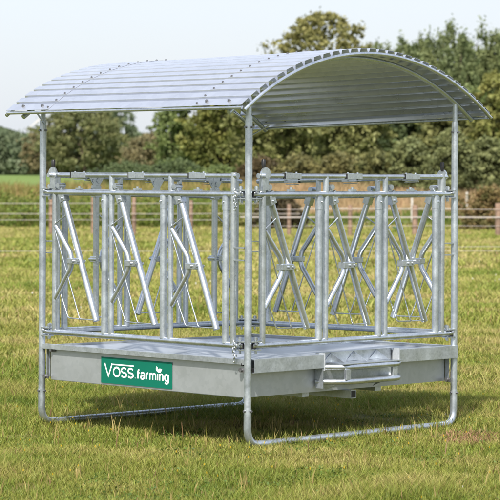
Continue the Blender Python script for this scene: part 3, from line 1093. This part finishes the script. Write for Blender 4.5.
roof = sheet(-.74, .74, 0.0).build('roof_sheet', M_ROOF, FE)
roof_parts = [roof]
for a, b in ((-UE, -.70), (.70, UE)):
    roof_parts.append(sheet(a, b, 0.0028).build('roof_sheet', M_ROOF, FE))
scr = MB()
scr.tube([(0, 0, -.005), (0, 0, .003)], .010, 8)
scr.tube([(0, 0, .003), (0, 0, .009)], .007, 6)
first = None
for rp, us in ((roof_parts[1], (-.725,)), (roof_parts[2], (.725,))):
    for u in us:
        for k in range(NR):
            a = -HALF + (k + .30) * pitch
            y, z = arc(a, .037)
            if first is None:
                o = first = scr.build('screw', M_BOLT, rp)
            else:
                o = first.copy()
                COL.objects.link(o)
                o.parent = rp
            o.location = (u, y, z)
            o.rotation_euler = (-a, 0, 0)
            o.scale = (.8, .8, .8)
# bolts near the eaves
for rp, u in ((roof_parts[1], -1.0), (roof_parts[1], -.80), (roof_parts[2], 1.0), (roof_parts[2], .80)):
    for sg in (-1, 1):
        a = -HALF + (.50 + (NR - 1) * (sg > 0)) * pitch
        y, z = arc(a, .037)
        o = first.copy()
        COL.objects.link(o)
        o.parent = rp
        o.location = (u, y, z)
        o.rotation_euler = (-a, 0, 0)
        o.scale = (1.2, 1.2, 1.3)
for u in (-1, 1):
    m = MB()
    m.tube([(u, *arc(-HALF + q * 2 * HALF / 40, -.022)) for q in range(41)], .0165, 12)
    m.build('roof_arch', M_TUBE, FE)
for u in (-UE - .016, UE + .016):
    m = MB()
    m.tube([(u, *arc(-HALF - .004 + q * (2 * HALF + .008) / 40, .000)) for q in range(41)], .0125, 10)
    m.build('edge_trim', M_RAIL, FE)
for sg in (-1, 1):
    y, z = arc(sg * (HALF + .001), .016 if sg < 0 else .0)
    m = MB()
    m.tube([(-UE, y, z), (UE, y, z)], .011, 10)
    m.build('eave_tube', M_RAIL, FE)
for sg in (-1, 1):                               # slim diagonal braces from the eave to the post
    for u in (-1, 1):
        m = MB()
        y, z = arc(sg * (HALF - .03), -.02)
        m.tube([(u - .08 * u, y, z), (u - .02 * u, sg * 1.0, 2.07)], .006, 8)
        m.build('eave_brace', M_RAIL, FE)

# --- sign on the tray side
SU0, SU1, SZ0, SZ1 = -.40, .292, .336, .510
SY = -TV - tk / 2
m = MB()
m.box(((SU0 + SU1) / 2, SY - .0035, (SZ0 + SZ1) / 2), (SU1 - SU0, .003, SZ1 - SZ0))
sign = m.build('sign_plate', M_GREEN, FE)
sign['label'] = 'green sign with white lettering'


def glyph_paths():
    def arcp(cx, cy, rx, ry, a0, a1, n=14):
        return [(cx + rx * math.cos(math.radians(a0 + (a1 - a0) * i / n)), cy + ry * math.sin(math.radians(a0 + (a1 - a0) * i / n))) for i in range(n + 1)]
    g = {}
    g['V'] = (.80, [[(0, 1.0), (.40, 0), (.80, 1.0)]])
    g['O'] = (.86, [arcp(.43, .5, .43, .5, 0, 360, 28)])
    g['S'] = (.70, [arcp(.35, .745, .33, .255, 25, 270, 16) + arcp(.35, .245, .35, .245, 90, -155, 16)[0:]])
    g['.'] = (.14, [[(.07, 0), (.07, .08)]])
    g['f'] = (.42, [[(.16, 0), (.16, 1.1)] + arcp(.40, 1.1, .24, .28, 180, 95, 8), [(0, .92), (.40, .92)]])
    g['a'] = (.66, [[(.62, 0), (.62, .62)] + arcp(.33, .66, .29, .34, 0, 160, 12), [(.62, .56), (.36, .52)] + arcp(.27, .26, .27, .26, 90, 300, 14) + [(.62, .22)]])
    g['r'] = (.40, [[(.06, 0), (.06, 1.0)], [(.06, .55)] + arcp(.36, .60, .30, .38, 180, 85, 8)])
    g['m'] = (1.06, [[(.06, 0), (.06, 1.0)], [(.06, .55)] + arcp(.29, .62, .23, .36, 180, 0, 12) + [(.52, 0)], [(.52, .55)] + arcp(.76, .62, .24, .36, 180, 0, 12) + [(1.0, 0)]])
    g['i'] = (.14, [[(.07, 0), (.07, 1.0)]])
    g['n'] = (.64, [[(.06, 0), (.06, 1.0)], [(.06, .55)] + arcp(.32, .62, .26, .36, 180, 0, 12) + [(.58, 0)]])
    g['g'] = (.66, [arcp(.33, .5, .29, .48, 0, 360, 24), [(.62, 1.0), (.62, -.12)] + arcp(.33, -.12, .29, .28, 0, -150, 12)])
    return g


GL = glyph_paths()


def lettering(txt, u0, u1, z, xh, sw, gap=.16):
    """stroke lettering squeezed between u0 and u1, x height xh, stroke width sw"""
    tot = sum(GL[c][0] for c in txt) + gap * (len(txt) - 1)
    sx = (u1 - u0) / tot
    u = 0.0
    lay = 0
    for c in txt:
        m = MB()
        for path in GL[c][1]:
            P2 = [Vector((u0 + (u + px_) * sx, z + py_ * xh)) for px_, py_ in path]
            lay += 1
            y0 = SY - .0058 - .00002 * (lay % 5)
            closed = (P2[0] - P2[-1]).length < 1e-6
            L_, R_ = [], []
            n_ = len(P2)
            for i in range(n_):
                if closed:
                    a_, b_ = P2[(i - 1) % (n_ - 1)], P2[(i + 1) % (n_ - 1)]
                    d1, d2 = (P2[i] - a_).normalized(), (b_ - P2[i]).normalized()
                else:
                    d1 = (P2[i] - P2[i - 1]) if i else (P2[1] - P2[0])
                    d2 = (P2[i + 1] - P2[i]) if i < n_ - 1 else d1
                    if d1.length < 1e-7: d1 = d2
                    if d2.length < 1e-7: d2 = d1
                    d1, d2 = d1.normalized(), d2.normalized()
                t_ = (d1 + d2).normalized()
                nn_ = Vector((-t_.y, t_.x))
                k = sw / 2 / max(.55, nn_.dot(Vector((-d1.y, d1.x))))
                L_.append(P2[i] + nn_ * k)
                R_.append(P2[i] - nn_ * k)
            vs = [(q.x, y0, q.y) for q in L_] + [(q.x, y0, q.y) for q in R_]
            m.add(vs, [(i, i + 1, n_ + i + 1, n_ + i) for i in range(n_ - 1)])
        o = m.build('letter', M_WHITE, sign)
        u += GL[c][0] + gap
    return u1


SW = SU1 - SU0
zb_ = SZ0 + .054
e1 = lettering('V', SU0 + .052 * SW, SU0 + .160 * SW, zb_ - .006, .085, .0125)
e2 = lettering('OSS', SU0 + .180 * SW, SU0 + .462 * SW, zb_ - .004, .060, .0115, .20)
e3 = lettering('.farming', SU0 + .487 * SW, SU0 + .955 * SW, zb_ - .005, .042, .0115, .20)
m = MB()
m.box(((e1 + e2) / 2 - .002, SY - .0056, zb_ + .0745), (e2 - e1 + .012, .002, .0085))
m.build('overline', M_WHITE, sign)
fx = e2 + (e3 - e2) * .685
m = MB()
for ang, ln in ((0.35, .050), (1.75, .036)):
    pts = []
    for q in range(9):
        s = q / 8
        pts.append((s * ln, math.sin(s * PI) * ln * .27))
    for q in range(7, 0, -1):
        s = q / 8
        pts.append((s * ln, -math.sin(s * PI) * ln * .27))
    ca, sa = math.cos(ang), math.sin(ang)
    m.prism([(fx + a * ca - b * sa, SY - .0071, zb_ + .051 + a * sa + b * ca) for a, b in pts], (0, .0015, 0))
m.build('leaf_emblem', M_WHITE, sign)

# --- the frame stands slightly racked: the rear corner sits a few centimetres low
bpy.context.view_layer.update()
INV = FE.matrix_world.inverted()


def kids(o):
    for c_ in o.children:
        yield c_
        yield from kids(c_)


done = set()
for o in list(kids(FE)):
    L2F = INV @ o.matrix_world
    F2L = L2F.inverted()

    def drop(q):
        wgt = min(1.2, max(0, (1 - q.x) / 2)) * min(1.2, max(0, (1 + q.y) / 2))
        return q - Vector((0, 0, wgt * (.004 + .021 * q.z)))
    if o.name.startswith('screw'):
        q = L2F.translation.copy()
        o.location = o.location + (drop(q) - q)
        continue
    if o.data.name in done:
        continue
    done.add(o.data.name)
    for vtx in o.data.vertices:
        vtx.co = F2L @ drop(L2F @ vtx.co)
    o.data.update()
